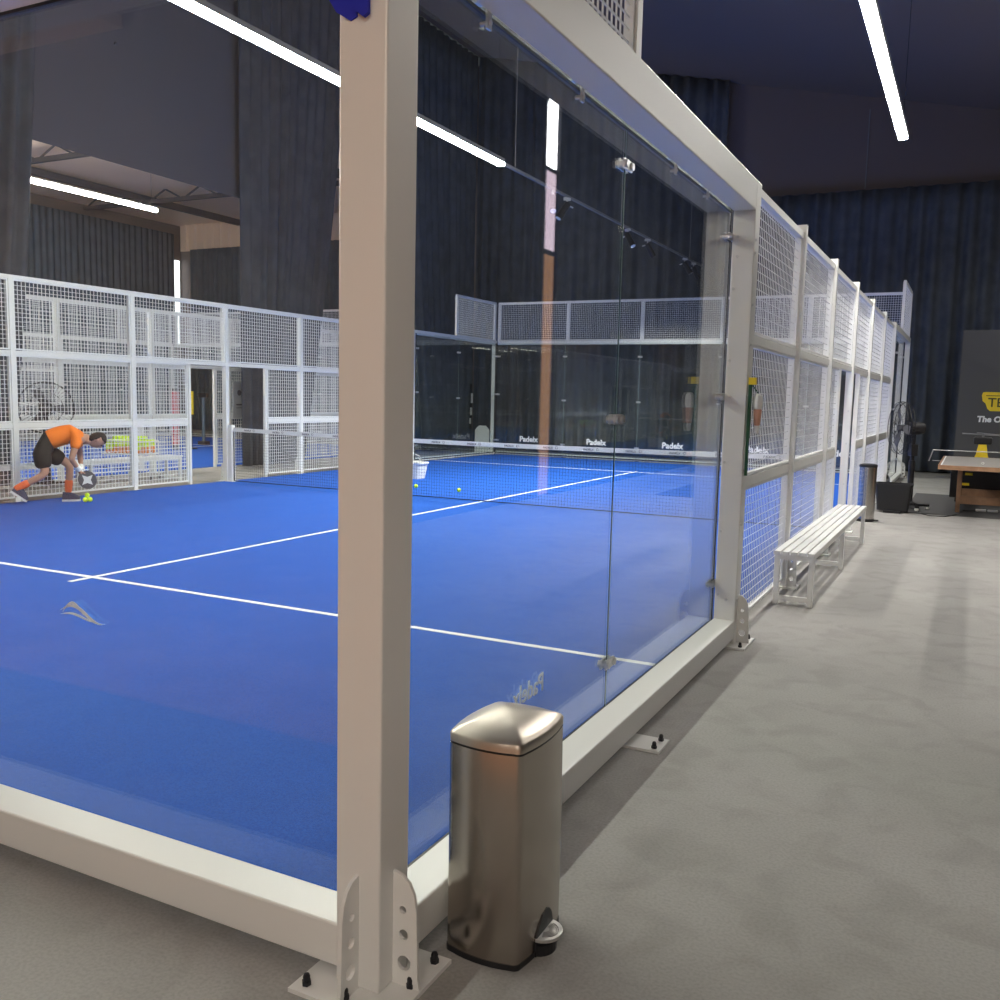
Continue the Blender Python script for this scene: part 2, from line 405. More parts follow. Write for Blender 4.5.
def bolt_mesh():
    m = MB(); m.tube((0,0,0), (0,0,.012), .013, n=6); m.lathe([(.010,.012),(.010,.024),(.007,.031),(.001,.033)], n=10)
    return keep(m, 'bolt', DARKBOLT)
BOLT = bolt_mesh()
def disc_bolt():
    return keep(MB().tube((0,-.006,0), (0,.006,0), .009, n=10), 'bolt_head', STEEL)
DISC = disc_bolt()

def base_plate(parent, u, y, w=.32, d=.32, n=4, inset=.035):
    p = MB().box(u-w/2, u+w/2, y-d/2, y+d/2, 0, .012).build('base_plate', WHITE, parent)
    for sx in (-1, 1):
        for sy in (-1, 1):
            place(BOLT, 'bolt', p, (u+sx*(w/2-inset), y+sy*(d/2-inset), .012))
    if n > 4:
        for a, b in ((0, -1), (0, 1), (-1, 0), (1, 0)): place(BOLT, 'bolt', p, (u+a*(w/2-inset), y+b*(d/2-inset), .012))
    return p

def fitting(parent, u, z, s, two=True):
    """bolted plates holding two panes at a joint"""
    o = MB()
    o.box(u-.055, u+.055, .012, .02, z-.022, z+.022).box(u-.055, u+.055, -.012, -.004, z-.022, z+.022)
    o = o.build('glass_fitting', STEEL, parent)
    m = MB()
    for du in ((-.036, .036) if two else (0,)): m.tube((u+du, -.024, z), (u+du, .032, z), .017, n=14)
    auto_smooth(m.build('bolt_head', STEEL, o))
    return o
def clip(parent, u, z, s):
    m = MB(); m.box(u-.014, u+.014, -.018, -.010, z-.05, z+.03).box(u-.018, u+.018, -.018, .05, z+.03, z+.038)
    m.tube((u, -.024, z-.03), (u, .014, z-.03), .008, n=8)
    return m.build('glass_clip', STEEL, parent)

def glass_wall(label, origin, rz, L, s, n, fw=.14, zb=(.045, .168), zt=(2.78, 2.96), posts=(1, 1), step=None, near=True, group=None, midplate=True):
    t = thing('glass_wall', label, 'glass wall', (*origin, 0), rz, group)
    off = s*(fw/2+.015); a, b = min(off-fw/2, off+fw/2), max(off-fw/2, off+fw/2)
    h = fw/2; bev = .006 if near else 0
    if posts[0]:
        MB().box(-h, h, a, b, .012, zt[1]).build('post', WHITE, t, bevel=bev)
        base_plate(t, 0, off, n=8 if near else 4)
        gusset(t, 0, off+s*h, 'x', s)
        gusset(t, -h, off, 'y', -1)
    if posts[1]:
        MB().box(L-h, L+h, a, b, .012, zt[1]).build('post', WHITE, t, bevel=bev)
        base_plate(t, L, off); gusset(t, L, off+s*h, 'x', s)
    for z0, z1, nm in ((zb[0], zb[1], 'bottom_beam'), (zt[0], zt[1], 'top_beam')):
        MB().box(h, L-h, a+.0005, b-.0005, z0, z1).build(nm, WHITE, t, bevel=bev)
    if midplate:
        for i in range(1, n): base_plate(t, L*i/n, off+s*.085, w=.17, d=.24, inset=.032)
        for i in range(1, n): MB().box(L*i/n-.03, L*i/n+.03, off-.03, off+.03, .012, zb[0]+.003).build('support_foot', DARKBOLT, t)
    w = L/n
    for i in range(n):
        u0 = i*w + (h*.75 if i == 0 else .004); u1 = (i+1)*w - (h*.75 if i == n-1 else .004)
        gp = MB().box(u0, u1, .0, .011, zb[1]-.03, zt[0]+.035).build('glass_pane', GLASS, t)
        if i < n-1: MB().box(u1, u1+.003, .003, .008, zb[1]-.03, zt[0]+.03).build('pane_edge', EDGED, gp)
        if i > 0: MB().box(u0-.003, u0, .003, .008, zb[1]-.03, zt[0]+.03).build('pane_edge', EDGEL, gp)
    if near: MB().box(h, L-h, -.004, .016, zt[0]-.008, zt[0]+.002).build('seal_strip', BLACKP, t)
    for uu in (h*.75, L-h*.75): MB().box(uu-.012, uu+.012, -.003, .0145, zb[1]-.03, zt[0]+.03).build('seal_strip', BLACKP, t)
    MB().box(h, L-h, min(.012, s*.02), max(.012, s*.02)-.001, zb[1]-.045, zb[1]-.02).build('seal_strip', BLACKP, t)
    for i in range(1, n):
        for z in ((.36, 1.5, 2.62)): fitting(t, i*w, z, s)
    for i in (0, n):
        uu = .085 if i == 0 else L-.085
        for z in (.40, 1.62, 2.62): fitting(t, uu, z, s)
    if near and n == 2:
        for uu in (.70, 1.48, 2.75, 3.39): clip(t, uu, zt[0]-.0, s)
    if step:
        u0, u1, kk = step
        for q in range(kk+1):
            uu = u0+(u1-u0)*q/kk
            MB().box(uu-.03, uu+.03, off-.03, off+.03, zt[1], 4.0).build('post', WHITE, t)
        for q in range(kk):
            ua = u0+(u1-u0)*q/kk+.03; ub = u0+(u1-u0)*(q+1)/kk-.03
            place(wire_panel(ub-ua, 4.0-zt[1]-.02, .05), 'mesh_panel', t, (ua, off, zt[1]+.01))
        MB().box(u0-.03, u1+.03, off-.025, off+.025, 3.99, 4.03).build('rail', WHITE, t)
    return t

gw = glass_wall('nearest side glass wall, two clear panes in a thick white frame', (-.006, -.232), PI/2, 4.09, -1, 2, step=(0, 1.83, 1))
# bolt heads on the outer face of the posts and beam ends
for (u, z) in ((4.09, .30), (4.05, .30), (4.12, .30), (4.05, 2.6), (4.05, 2.52), (4.05, 1.63), (4.05, 1.15), (4.05, .8), (4.05, 2.2), (4.05, 1.95)):
    o = place(DISC, 'bolt_head', gw, (u, -.156, z))
for (dx, z) in ((.035, 2.3), (.035, 1.85), (.035, 1.2), (.035, .75), (.035, .33), (.09, .3), (.12, 2.86), (.09, 2.83), (.05, 2.62), (.05, 2.50), (.05, 1.62)):
    o = place(DISC, 'bolt_head', gw, (4.09-.072, -dx-.002, z), (0, 0, PI/2))
glass_wall('near end glass wall running left from the corner post', (.085, -.142), PI, 10.25, 1, 5, posts=(0, 0), step=(.0, 10.2, 5))
glass_wall('side glass wall at the near end of the left side', (-10, -.222), PI/2, 4.22, 1, 2, step=(0, 1.83, 1))
glass_wall('far side glass wall at left, with a mesh step by the corner', (-10, 16.0), PI/2, 4.07, 1, 2, fw=.1, zb=(.03, .1), zt=(2.93, 3.03), step=(2.0, 4.07, 1), near=False)
glass_wall('far side glass wall at right, behind the fan', (0, 16.0), PI/2, 4.07, -1, 2, fw=.1, zb=(.03, .1), zt=(2.93, 3.03), step=(2.0, 4.07, 1), near=False)
fw_ = glass_wall('far end glass wall across the court behind the net, lettered low down', (.02, 20.06), PI, 10.04, -1, 5, fw=.1, zb=(.03, .1), zt=(2.93, 3.03), posts=(0, 0), step=(0.06, 9.98, 5), near=False)
# low white lettering on the far panes
for x in (-9.25, -7.35, -5.35, -3.3, -1.5):
    text('Padelx', .2, TXTW, fw_, (.02-x, .014, .39), (PI/2, 0, PI), offset=.006)
# frosted mirrored lettering on the near side pane (reads from inside the court)
text('Padelx', .105, STICK, gw, (1.30, -.003, .44), (PI/2, 0, PI), offset=.001, depth=.002)
# pale swirl mark on the end pane
sw = MB()
def ribbon(mb, pts, w):
    for i in range(len(pts)-1):
        a, b = Vector(pts[i]), Vector(pts[i+1]); d = (b-a).normalized(); nn = Vector((-d[1], d[0]))*w*math.sin(PI*(i+.5)/(len(pts)-1))
        q = [a-nn, b-nn, b+nn, a+nn]
        mb.prism([tuple(p) for p in q], 'y', -.003, -.0015)
ribbon(sw, [Vector((-1.235+.21*t, .850+.022*math.sin(PI*t*1.7)-.004*t)) for t in [i/14 for i in range(15)]], .006)
ribbon(sw, [Vector((-1.225+.10*t, .845+.036*math.sin(PI*t))) for t in [i/12 for i in range(13)]], .004)
ribbon(sw, [Vector((-1.235+.17*t, .836+.008*math.sin(PI*t*1.6))) for t in [i/12 for i in range(13)]], .004)
tag(sw.build('glass_sticker', STICK, loc=(0, -.157, 0)), 'pale swirl sticker low on the near end glass', 'sticker')

def post_mesh(h=3.0, w=.09):
    m = MB().box(-w*.4, w*.4, -w*.4, w*.6, .01, h)
    return keep(m, 'post', WHITE)
POST = post_mesh(3.02); POSTR = post_mesh(3.06)
DPOST = post_mesh(1.98, .055)
PLATE = keep(MB().box(-.1, .1, -.11, .11, 0, .012), 'base_plate', WHITE)
def fence(label, origin, rz, us, s, doors=(), wr=.0033, rz1=3.03, post=None, first=True, group=None, detail=True):
    post = post or POST
    """bays between consecutive us; doors: list of (bay start, door u0, u1)"""
    t = thing('mesh_fence', label, 'fence', (*origin, 0), rz, group)
    off = s*.05
    for k, u in enumerate(us):
        if k == 0 and not first: continue
        place(post, 'post', t, (u, off, 0), (0, 0, 0 if s > 0 else PI)); place(PLATE, 'base_plate', t, (u, off+s*.04, 0))
        if detail: g = gusset(t, u, off+s*.053, 'x', s)
    for a, b in zip(us, us[1:]):
        lo, hi = a+.036, b-.036
        place(wire_panel(hi-lo, .93, r=wr), 'mesh_panel', t, (lo, off, 2.05))
        MB().box(lo, hi, off-.03, off+.03, 1.98, 2.04).build('rail', WHITE, t)
        d = [x for x in doors if a-.01 <= x[0] < b-.02]
        spans = [(lo, hi)]
        if d:
            x0, x1 = d[0]; spans = []
            if x0-lo > .1: spans.append((lo, x0-.045)); place(DPOST, 'door_post', t, (x0, off, 0), (0, 0, 0 if s > 0 else PI))
            if hi-x1 > .1: spans.append((x1+.045, hi)); place(DPOST, 'door_post', t, (x1, off, 0), (0, 0, 0 if s > 0 else PI))
        for (p, q) in spans:
            place(wire_panel(q-p, .90, r=wr), 'mesh_panel', t, (p, off, 1.08))
            place(wire_panel(q-p, .94, r=wr), 'mesh_panel', t, (p, off, .06))
            MB().box(p, q, off-.025, off+.025, 1.005, 1.075).build('rail', WHITE, t)
    MB().box(us[0]-.045, us[-1]+.045, off-.032, off+.032, rz1-.05, rz1).build('rail', WHITE, t)
    return t
yy = [4.0, 6.0, 8.0, 10.0, 12.0, 14.0, 16.0]
rf = fence('right side mesh fence beyond the glass wall, behind the white bench', (0, 0), PI/2, [3.90]+yy[1:], -1, wr=.0022, rz1=3.0, post=POSTR, first=False, doors=[(8.95, 10.0-.045), (10.045, 10.9)])
lf = fence('left side mesh fence behind the bending player, with an open doorway', (-10, 0), PI/2, yy, 1, doors=[(9.15, 10.0-.045), (10.045, 11.0)])
for t_, s_ in ((rf, -1),):
    for u in (6, 8, 10, 12, 14):
        for z in (.6, 1.1, 1.5, 2.1, 2.6): place(DISC, 'bolt_head', t_, (u-.038, s_*.07, z), (0, 0, PI/2))
for u in (9.96,):
    pass
# neighbouring court
nf = fence('near mesh fence of the neighbouring court seen through the left fence', (-12.3, .4), PI/2, [6, 8, 10, 12, 14, 16], -1, doors=[(10.9, 11.6)], detail=False)
fence('far mesh fence of the neighbouring court', (-22.35, .4), PI/2, [4, 6, 8, 10, 12, 14, 16], 1, detail=False)
glass_wall('far side glass wall of the neighbouring court, left', (-22.35, 16.4), PI/2, 4.2, 1, 2, fw=.1, zb=(.03, .1), zt=(2.93, 3.03), step=(2.1, 4.2, 1), near=False)
glass_wall('far side glass wall of the neighbouring court, right', (-12.3, 16.4), PI/2, 4.2, -1, 2, fw=.1, zb=(.03, .1), zt=(2.93, 3.03), step=(2.1, 4.2, 1), near=False)
glass_wall('far end glass wall of the neighbouring court', (-12.3, 20.65), PI, 10.05, -1, 5, fw=.1, zb=(.03, .1), zt=(2.93, 3.03), posts=(0, 0), step=(.06, 9.98, 5), near=False)

# ------------------------------------------------------------------ nets
def net(label, y, x0, x1, letters=True, mesh=True):
    t = thing('padel_net', label, 'net', (x0, y, 0)); W = x1-x0
    for px in (.06, W-.06):
        p = MB().box(px-.045, px+.045, -.045, .045, .012, .98).build('net_post', WHITE, t, bevel=.004)
        MB().box(px-.08, px+.08, -.08, .08, .012, .024).build('base_plate', WHITE, p)
    zt = lambda x: .90+.04*((2*x/W-1)**2)
    N = 40; bm = MB()
    band = [(.11+(W-.22)*i/N) for i in range(N+1)]
    up_ = [(x, zt(x)) for x in band]; dn = [(x, zt(x)-.065) for x in band][::-1]
    b = bm.prism(up_+dn, 'y', -.006, .006).build('net_band', WHP, t)
    if letters:
        me = text_mesh('PADELX', .042, .003, .0006); me.materials.clear(); me.materials.append(TXTD)
        rm = MB(); rm.path([(.21+.017*math.cos(a*PI/6), 0, .014+.017*math.sin(a*PI/6)) for a in range(12)], .003, n=4, closed=True)
        ring = keep(rm, 'ring_mark', TXTD)
        x = .35
        while x < W-.5:
            place(me, 'lettering', b, (x, -.008, zt(x)-.05), (PI/2, 0, 0)); place(ring, 'ring_mark', b, (x, -.008, zt(x)-.046)); x += .62
    m = MB(); r = .0013
    step = .045; n = int((W-.22)/step)
    for i in range(n+1): x = .11+(W-.22)*i/n; m.box(x-r, x+r, -r, r, .02, zt(x)-.06)
    for k in range(1, 19): z = .02+.046*k; m.box(.11, W-.11, -r, r, z-r, z+r)
    m.box(.11, W-.11, -.004, .004, .018, .03).box(.105, .125, -.004, .004, .02, .9)
    o = m.build('net_mesh', NETM, t); o['kind'] = 'stuff'
    return t
net('white banded padel net across the near blue court', 9.95, -9.95, -0.04)
net('white banded net of the neighbouring court', 10.4, -22.2, -12.5, letters=False)

# ------------------------------------------------------------------ stainless pedal bin by the corner post
def bin_outline(w, d, bul, rc, n=7, rcn=6):
    pts = []
    hw, hd = w/2, d/2
    cs = [(hw-rc, -hd+rc, -PI/2), (hw-rc, hd-rc, 0), (-hw+rc, hd-rc, PI/2), (-hw+rc, -hd+rc, PI)]
    for k, (cx, cy, a0) in enumerate(cs):
        for i in range(rcn+1):
            a = a0 + PI/2*i/rcn; pts.append(Vector((cx+rc*math.cos(a), cy+rc*math.sin(a))))
        c2 = cs[(k+1) % 4]; a = a0+PI/2
        p = pts[-1]; q = Vector((c2[0]+rc*math.cos(a), c2[1]+rc*math.sin(a)))
        nrm = Vector((math.cos(a), math.sin(a)))
        for i in range(1, n): s = i/n; pts.append(p.lerp(q, s)+nrm*bul*4*s*(1-s))
    return pts
def loft(rings, caps=(True, True)):
    m = MB(); R = [[m.bm.verts.new(p) for p in ring] for ring in rings]; n = len(R[0])
    for A, B in zip(R, R[1:]):
        for k in range(n): m.bm.faces.new([A[k], A[(k+1) % n], B[(k+1) % n], B[k]])
    if caps[0]: m.bm.faces.new(R[0][::-1])
    if caps[1]: m.bm.faces.new(R[-1])
    return m
pb = thing('pedal_bin', 'tall stainless steel pedal bin standing beside the near corner post', 'bin', (.304, .130, 0))
W_, D_ = .235, .305
ol = bin_outline(W_, D_, .014, .022)
base = [(p*1.01) for p in ol]
auto_smooth(loft([[(p.x, p.y, 0) for p in base], [(p.x, p.y, .016) for p in base]]).build('base', BLACKP, pb))
body = loft([[(p.x, p.y, .016) for p in ol], [(p.x, p.y, .3) for p in ol], [(p.x*.985-.003, p.y, .60) for p in ol]])
auto_smooth(body.build('body', INOX, pb), 40)
auto_smooth(loft([[(p.x*.97-.003, p.y*.97, .60) for p in ol], [(p.x*.97-.003, p.y*.97, .607) for p in ol]]).build('gap_ring', BLACKP, pb))
rings = [[(p.x*.99-.003, p.y*1.0, .606) for p in ol], [(p.x*.99-.003, p.y*1.0, .626) for p in ol]]
for k, (sc, dz) in enumerate(((.97, .632), (.85, .640), (.65, .650), (.45, .656), (.22, .659), (.06, .660))):
    rings.append([(p.x*.99*sc-.003, p.y*sc, dz) for p in ol])
auto_smooth(loft(rings).build('lid', mat('satin steel lid', (.56,.50,.43), rough=.36, metal=1), pb), 50)
# pedal recess and pedal on the right-hand face
rec = MB(); arc = [(-.062, .0), (.052, .0), (.052, .045)] + [(.052*math.cos(a), .045+.085*math.sin(a)*.8) for a in [PI*i/12 for i in range(1, 6)]] + [(-.02, .105), (-.045, .08), (-.062, .05)]
rec.prism(arc, 'x', W_/2-.004, W_/2+.0165)
rec.build('pedal_recess', BLACKP, pb)
ft = MB(); ft.prism([(W_/2+.045*math.cos(a)*1.0+.005, .075*math.sin(a)*.72-.005) for a in [-PI/2+PI*i/12 for i in range(13)]], 'z', 0.0, .03)
ft.build('pedal_foot', BLACKP, pb)
pd = MB(); pp = [(W_/2+.012+.056*math.cos(a), .06*math.sin(a)-.004) for a in [-PI/2+PI*i/12 for i in range(13)]]
pd.prism(pp, 'z', .044, .054)
pdo = pd.build('pedal', SILVERP, pb, bevel=.002)
gr = MB()
for k in range(5):
    rr = .018+k*.006
    gr.path([(W_/2+.014+rr*math.cos(a), rr*.98*math.sin(a)-.004, .0545) for a in [-PI/2.4+PI/1.2*i/8 for i in range(9)]], .0012, n=5)
gr.build('pedal_ribs', mat('dark rib', (.2,.2,.2), rough=.5), pdo)

pb.scale = (1, 1, 1.035)
# far bin by the fence
b2 = thing('litter_bin', 'round stainless steel bin with black rim by the fence behind the bench', 'bin', (.225, 11.3, 0))
auto_smooth(MB().lathe([(.112, 0), (.118, .03), (.115, .04)], n=24).build('base', BLACKP, b2))
auto_smooth(MB().lathe([(.112, .04), (.112, .74)], n=28).build('body', mat('satin steel', (.5,.48,.45), rough=.22, metal=1), b2))
auto_smooth(MB().lathe([(.115, .74), (.119, .75), (.115, .775), (.08, .785)], n=28).build('rim', BLACKP, b2))
b2p = MB().box(.10, .17, -.04, .04, .015, .03).build('pedal', BLACKP, b2)

# ------------------------------------------------------------------ benches
def bench(label, loc, L, W, H=.43, group='white slatted benches'):
    t = thing('slatted_bench', label, 'bench', loc, 0, group)
    n = 5; sw_ = (W-.012*(n-1))/n
    for i in range(n):
        x0 = i*(sw_+.012); MB().box(x0, x0+sw_, 0, L, H-.028, H).build('seat_slat', WHITE, t, bevel=.003)
    for yy_ in (.05, L/2, L-.05):
        l = MB(); q = .02
        for x in (0.005+q, W-.005-q): l.box(x-q, x+q, yy_-q, yy_+q, 0, H-.028)
        l.box(.045, W-.045, yy_-q, yy_+q, .03, .07).box(.045, W-.045, yy_-q, yy_+q, H-.068, H-.028)
        l.build('leg_frame', WHITE, t)
    for x in (.025, W-.025): MB().box(x-.015, x+.015, .07, L-.07, H-.06, H-.028).build('side_rail', WHITE, t)
    return t
bench('white slatted bench on the walkway beside the right fence', (.118, 5.22, 0), 3.92, .31)
bench('white slatted bench beyond the left fence, behind the player', (-11.08, 5.9, 0), 3.75, .36)

# ------------------------------------------------------------------ fans
def fan(label, loc, rz, group='black pedestal fans', tub=True):
    t = thing('pedestal_fan', label, 'fan', loc, rz, group)
    zc = 1.24; R = .40
    b = MB(); b.box(-.3, .3, -.03, .03, .05, .08).box(-.03, .03, -.3, .3, .05, .08).lathe([(.1, .05), (.1, .1), (.04, .13)], n=16)
    b.build('base', BLACKM, t)
    for (x, y) in ((.28, 0), (-.28, 0), (0, .28), (0, -.28)): MB().tube((x-.012, y, .028), (x+.012, y, .028), .028, n=14).build('caster', WHP, t)
    auto_smooth(MB().tube((0, 0, .1), (0, 0, .75), .045, n=16).tube((0, 0, .75), (0, 0, zc-.02), .03, n=16).build('pole', BLACKM, t))
    MB().box(-.07, .07, -.05, .05, .82, 1.0).build('control_box', BLACKP, t, bevel=.01)
    mo = MB(); M = Matrix.Translation((0, 0, zc)) @ Matrix.Rotation(PI/2, 4, 'X')
    mo.lathe([(.03, -.16), (.08, -.14), (.10, -.05), (.10, .06), (.07, .10)], M=M, n=20)
    auto_smooth(mo.build('motor_housing', BLACKP, t))
    # cage around -Y side
    yc = -.2
    cg = MB()
    for (r, dy) in ((R, 0), (R*.97, -.05), (R*.97, .05), (.12, -.085), (.12, .085), (R*.6, -.075), (R*.6, .075)):
        cg.path([(r*math.cos(a), yc+dy, zc+r*math.sin(a)) for a in [2*PI*i/36 for i in range(36)]], .005 if r > .3 else .003, n=5, closed=True)
    for k in range(48):
        a = 2*PI*k/48; c, s_ = math.cos(a), math.sin(a)
        for sg in (-1, 1):
            cg.path([(.05*c, yc+sg*.09, zc+.05*s_), (R*.6*c, yc+sg*.075, zc+R*.6*s_), (R*.9*c, yc+sg*.055, zc+R*.9*s_), (R*c, yc, zc+R*s_)], .0016, n=3)
    cg.build('cage', BLACKM, t)
    bl = MB()
    for k in range(3):
        a0 = 2*PI*k/3
        pr_ = [(.05, -.2), (.18, -.38), (.32, -.30), (.33, .1), (.2, .28), (.06, .25)]
        vsf = []; 
        for sgn in (0, 1):
            vsf.append([bl.bm.verts.new((r*math.cos(a0+a), yc+.03*a+sgn*.004, zc+r*math.sin(a0+a))) for r, a in pr_])
        bl.bm.faces.new(vsf[0]); bl.bm.faces.new(vsf[1][::-1])
        for i in range(6): bl.bm.faces.new([vsf[0][i], vsf[1][i], vsf[1][(i+1) % 6], vsf[0][(i+1) % 6]])
    bl.tube((0, yc-.05, zc), (0, yc+.12, zc), .05, n=16)
    bl.build('blades', mat('grey fan blade', (.10,.10,.11), rough=.4) if 'grey fan blade' not in bpy.data.materials else bpy.data.materials['grey fan blade'], t)
    return t
fan('black pedestal fan standing at the far end of the right fence', (.66, 13.3, 0), -1.12)
fan('large black fan cage showing through the left fence above the player', (-11.45, 7.55, 0), .95)
tb = thing('black_tub', 'black open plastic tub standing left of the right-hand fan', 'tub', (.47, 12.72, 0))
q0 = bin_outline(.50, .34, .004, .04); 
auto_smooth(loft([[(p.x*.85, p.y*.85, .03) for p in q0], [(p.x, p.y, .40) for p in q0], [(p.x*1.05, p.y*1.05, .40) for p in q0], [(p.x*1.05, p.y*1.05, .43) for p in q0], [(p.x*.97, p.y*.97, .43) for p in q0], [(p.x*.83, p.y*.83, .06) for p in q0]]).build('body', BLACKP, tb))
MB().box(-.12, .12, -.2, .2, 0, .035).build('foot', BLACKP, tb)
cab = MB(); cab.path([(.80, 13.2, .008), (.86, 12.7, .008), (.98, 12.5, .008), (1.2, 12.55, .008), (1.33, 12.9, .008), (1.4, 13.5, .012), (1.62, 13.62, .012)], .006, n=6)
tag(cab.build('power_cable', BLACKP), 'thin dark cable on the floor from the fan to the white socket strip', 'cable')

# ------------------------------------------------------------------ table tennis corner
tag(MB().box(.62, 3.2, 12.75, 16.2, 0, .006).build('floor_mat', mat('dark grey mat', (.085,.085,.085), rough=.9)), 'dark grey mat on the floor under the table tennis table', 'mat')
tt = thing('tennis_table', 'pale grey topped table tennis table with wooden edge at right', 'table', (1.05, 12.3, .006))
TTOP = mat('grey table top', (.36,.34,.32), rough=.5)
MB().box(.004, 1.52, .004, 2.73, .728, .752).build('tabletop', TTOP, tt)
MB().box(0, 1.525, 0, .03, .69, .753).box(0, 1.525, 2.71, 2.74, .69, .753).box(0, .03, .03, 2.71, .69, .753).box(1.495, 1.525, .03, 2.71, .69, .753).build('wooden_edge', WOOD, tt, bevel=.003)
MB().box(.03, .05, .03, 2.71, .7525, .7535).build('edge_line', LINE, tt)
for x in (.28, 1.28):
    for y in (1.0, 2.4): MB().box(x-.03, x+.03, y-.03, y+.03, 0, .70).build('leg', WOOD, tt, bevel=.004)
MB().box(.28, 1.28, .98, 1.02, .13, .25).build('cross_bar', WOOD, tt)
MB().box(.28, 1.28, 2.38, 2.42, .13, .25).build('cross_bar', WOOD, tt)
nt_ = MB(); nt_.tube((-.12, 1.37, .905), (1.65, 1.37, .905), .008, n=8).tube((-.12, 1.37, .905), (-.17, 1.37, .73), .008, n=8).tube((1.65, 1.37, .905), (1.7, 1.37, .73), .008, n=8)
nt_.box(-.12, .02, 1.36, 1.38, .735, .745)
no = nt_.build('net_frame', mat('grey net frame', (.4,.4,.4), rough=.4, metal=.5), tt)
tag(MB().ball((1.62, 12.9, .006+.753+.02), .02).build('table_tennis_ball', WHP, smooth=True), 'small white ball lying on the table tennis table', 'ball')
cart = thing('rolling_case', 'black case with three yellow latches under the table tennis table', 'case', (1.18, 14.95, 0))
MB().box(0, 1.3, 0, .55, .08, .66).build('body', BLACKM, cart, bevel=.01)
for i, (x, z) in enumerate(((.30, .60), (.27, .48), (.23, .31))): MB().box(x-.055, x+.055, -.02, 0, z-.02, z+.02).build('latch', YEL, cart)
for x in (.1, 1.2):
    for y in (.08, .47): MB().tube((x-.015, y, .04), (x+.015, y, .04), .04, n=12).build('wheel', BLACKP, cart)
dr = thing('ball_machine', 'black machine with yellow base standing on the case behind the table', 'machine', (1.62, 15.5, .66))
MB().prism([(-.13, 0), (.13, 0), (.09, .12), (.06, .3), (-.06, .3), (-.09, .12)], 'y', -.1, .1).build('yellow_base', YEL, dr, bevel=.01)
MB().box(-.14, .14, -.12, .12, .30, .42).build('head', BLACKM, dr, bevel=.02)
MB().tube((-.32, 0, .47), (.25, 0, .45), .012, n=8).tube((0, 0, .42), (0, 0, .47), .02, n=8).tube((-.1, 0, .49), (.3, 0, .46), .008, n=8).build('arm', mat('grey arm', (.2,.2,.21), rough=.5), dr)
ps = thing('socket_strip', 'white socket strip on the dark mat under the table', 'socket strip', (1.72, 13.62, .006), .1)
MB().box(-.14, .0, -.035, .035, 0, .035).build('body', WHP, ps, bevel=.008)
MB().box(.02, .16, -.03, .03, 0, .03).build('plug', WHP, ps, bevel=.01)

bd = thing('display_board', 'large dark grey board with yellow emblem and white wording at right edge', 'board', (1.13, 20.1, 0))
MB().box(0, 3.0, 0, .08, .02, 3.2).build('panel', mat('charcoal board', (.075,.075,.078), rough=.6), bd, bevel=.01)
lx, lz = .47, 1.53
em = MB(); em.prism([(lx, lz+.36), (lx-.02, lz+.30), (lx+.0, lz+.18), (lx+.06, lz+.13), (lx+.10, lz+.02), (lx+.15, lz-.03), (lx+.35, lz-.03), (lx+.42, lz), (lx+1.15, lz), (lx+1.2, lz+.36), (lx+.05, lz+.37)], 'y', -.012, -.001)
emo = em.build('emblem', YEL, bd)
text('TEC', .27, mat('dark olive lettering', (.06,.05,.01), rough=.5), emo, (lx+.10, -.013, lz+.06), (PI/2, 0, 0), offset=.003)
MB().box(lx+.06, lx+.9, -.016, -.013, lz+.285, lz+.3).build('emblem_bar', bpy.data.materials['dark olive lettering'], emo)
text('The Offi', .17, TXTW, bd, (.39, -.002, 1.27), (PI/2, 0, 0), offset=.008, shear=.1)

# ------------------------------------------------------------------ things beyond the left fence
def tennis_ball(m=BALLM):
    o = MB().ball((0,0,0), .033, sub=3); bmesh.ops.recalc_face_normals(o.bm, faces=o.bm.faces)
    me = bpy.data.meshes.new('tennis_ball'); o.bm.to_mesh(me); o.bm.free(); me.materials.append(m)
    for p in me.polygons: p.use_smooth = True
    return me
BY, BO = tennis_ball(), tennis_ball(BALLO)
def ball(me, loc, label, group=None):
    o = bpy.data.objects.new('tennis_ball', me); C.objects.link(o); o.location = loc; return tag(o, label, 'ball', group)
ball(BY, (-6.824, 11.02, .046), 'yellow tennis ball near the white basket beyond the net')
ball(BY, (-5.938, 10.92, .046), 'yellow tennis ball beyond the net, right one of the two')
ball(BY, (-11.18, 9.72, .033), 'yellow tennis ball on the floor under the bench behind the left fence')

tc = thing('ball_trolley', 'wire trolley full of tennis balls behind the left fence', 'trolley', (-11.62, 9.32, 0), .46)
wf = MB()
for (x, y) in ((-.42, -.2), (.42, -.2), (.42, .2), (-.42, .2)): wf.tube((x, y, .06), (x, y, .66), .012, n=8)
for z in (.44, .66):
    for a, b in (((-.42,-.2),(.42,-.2)), ((.42,-.2),(.42,.2)), ((.42,.2),(-.42,.2)), ((-.42,.2),(-.42,-.2))): wf.tube((*a, z), (*b, z), .01, n=6)
for k in range(1, 11):
    for yv in (-.2, .2): wf.tube((-.42+.0764*k, yv, .44), (-.42+.0764*k, yv, .66), .003, n=4)
wf.build('frame', WHITE, tc)
MB().box(-.41, .41, -.19, .19, .435, .445).build('tray', WHITE, tc)
for (x, y) in ((-.42, -.2), (.42, -.2), (.42, .2), (-.42, .2)): MB().tube((x-.012, y, .03), (x+.012, y, .03), .03, n=12).build('wheel', BLACKP, tc)
cs_, sn_ = math.cos(.46), math.sin(.46); rr = random.Random(3); cnt = 0
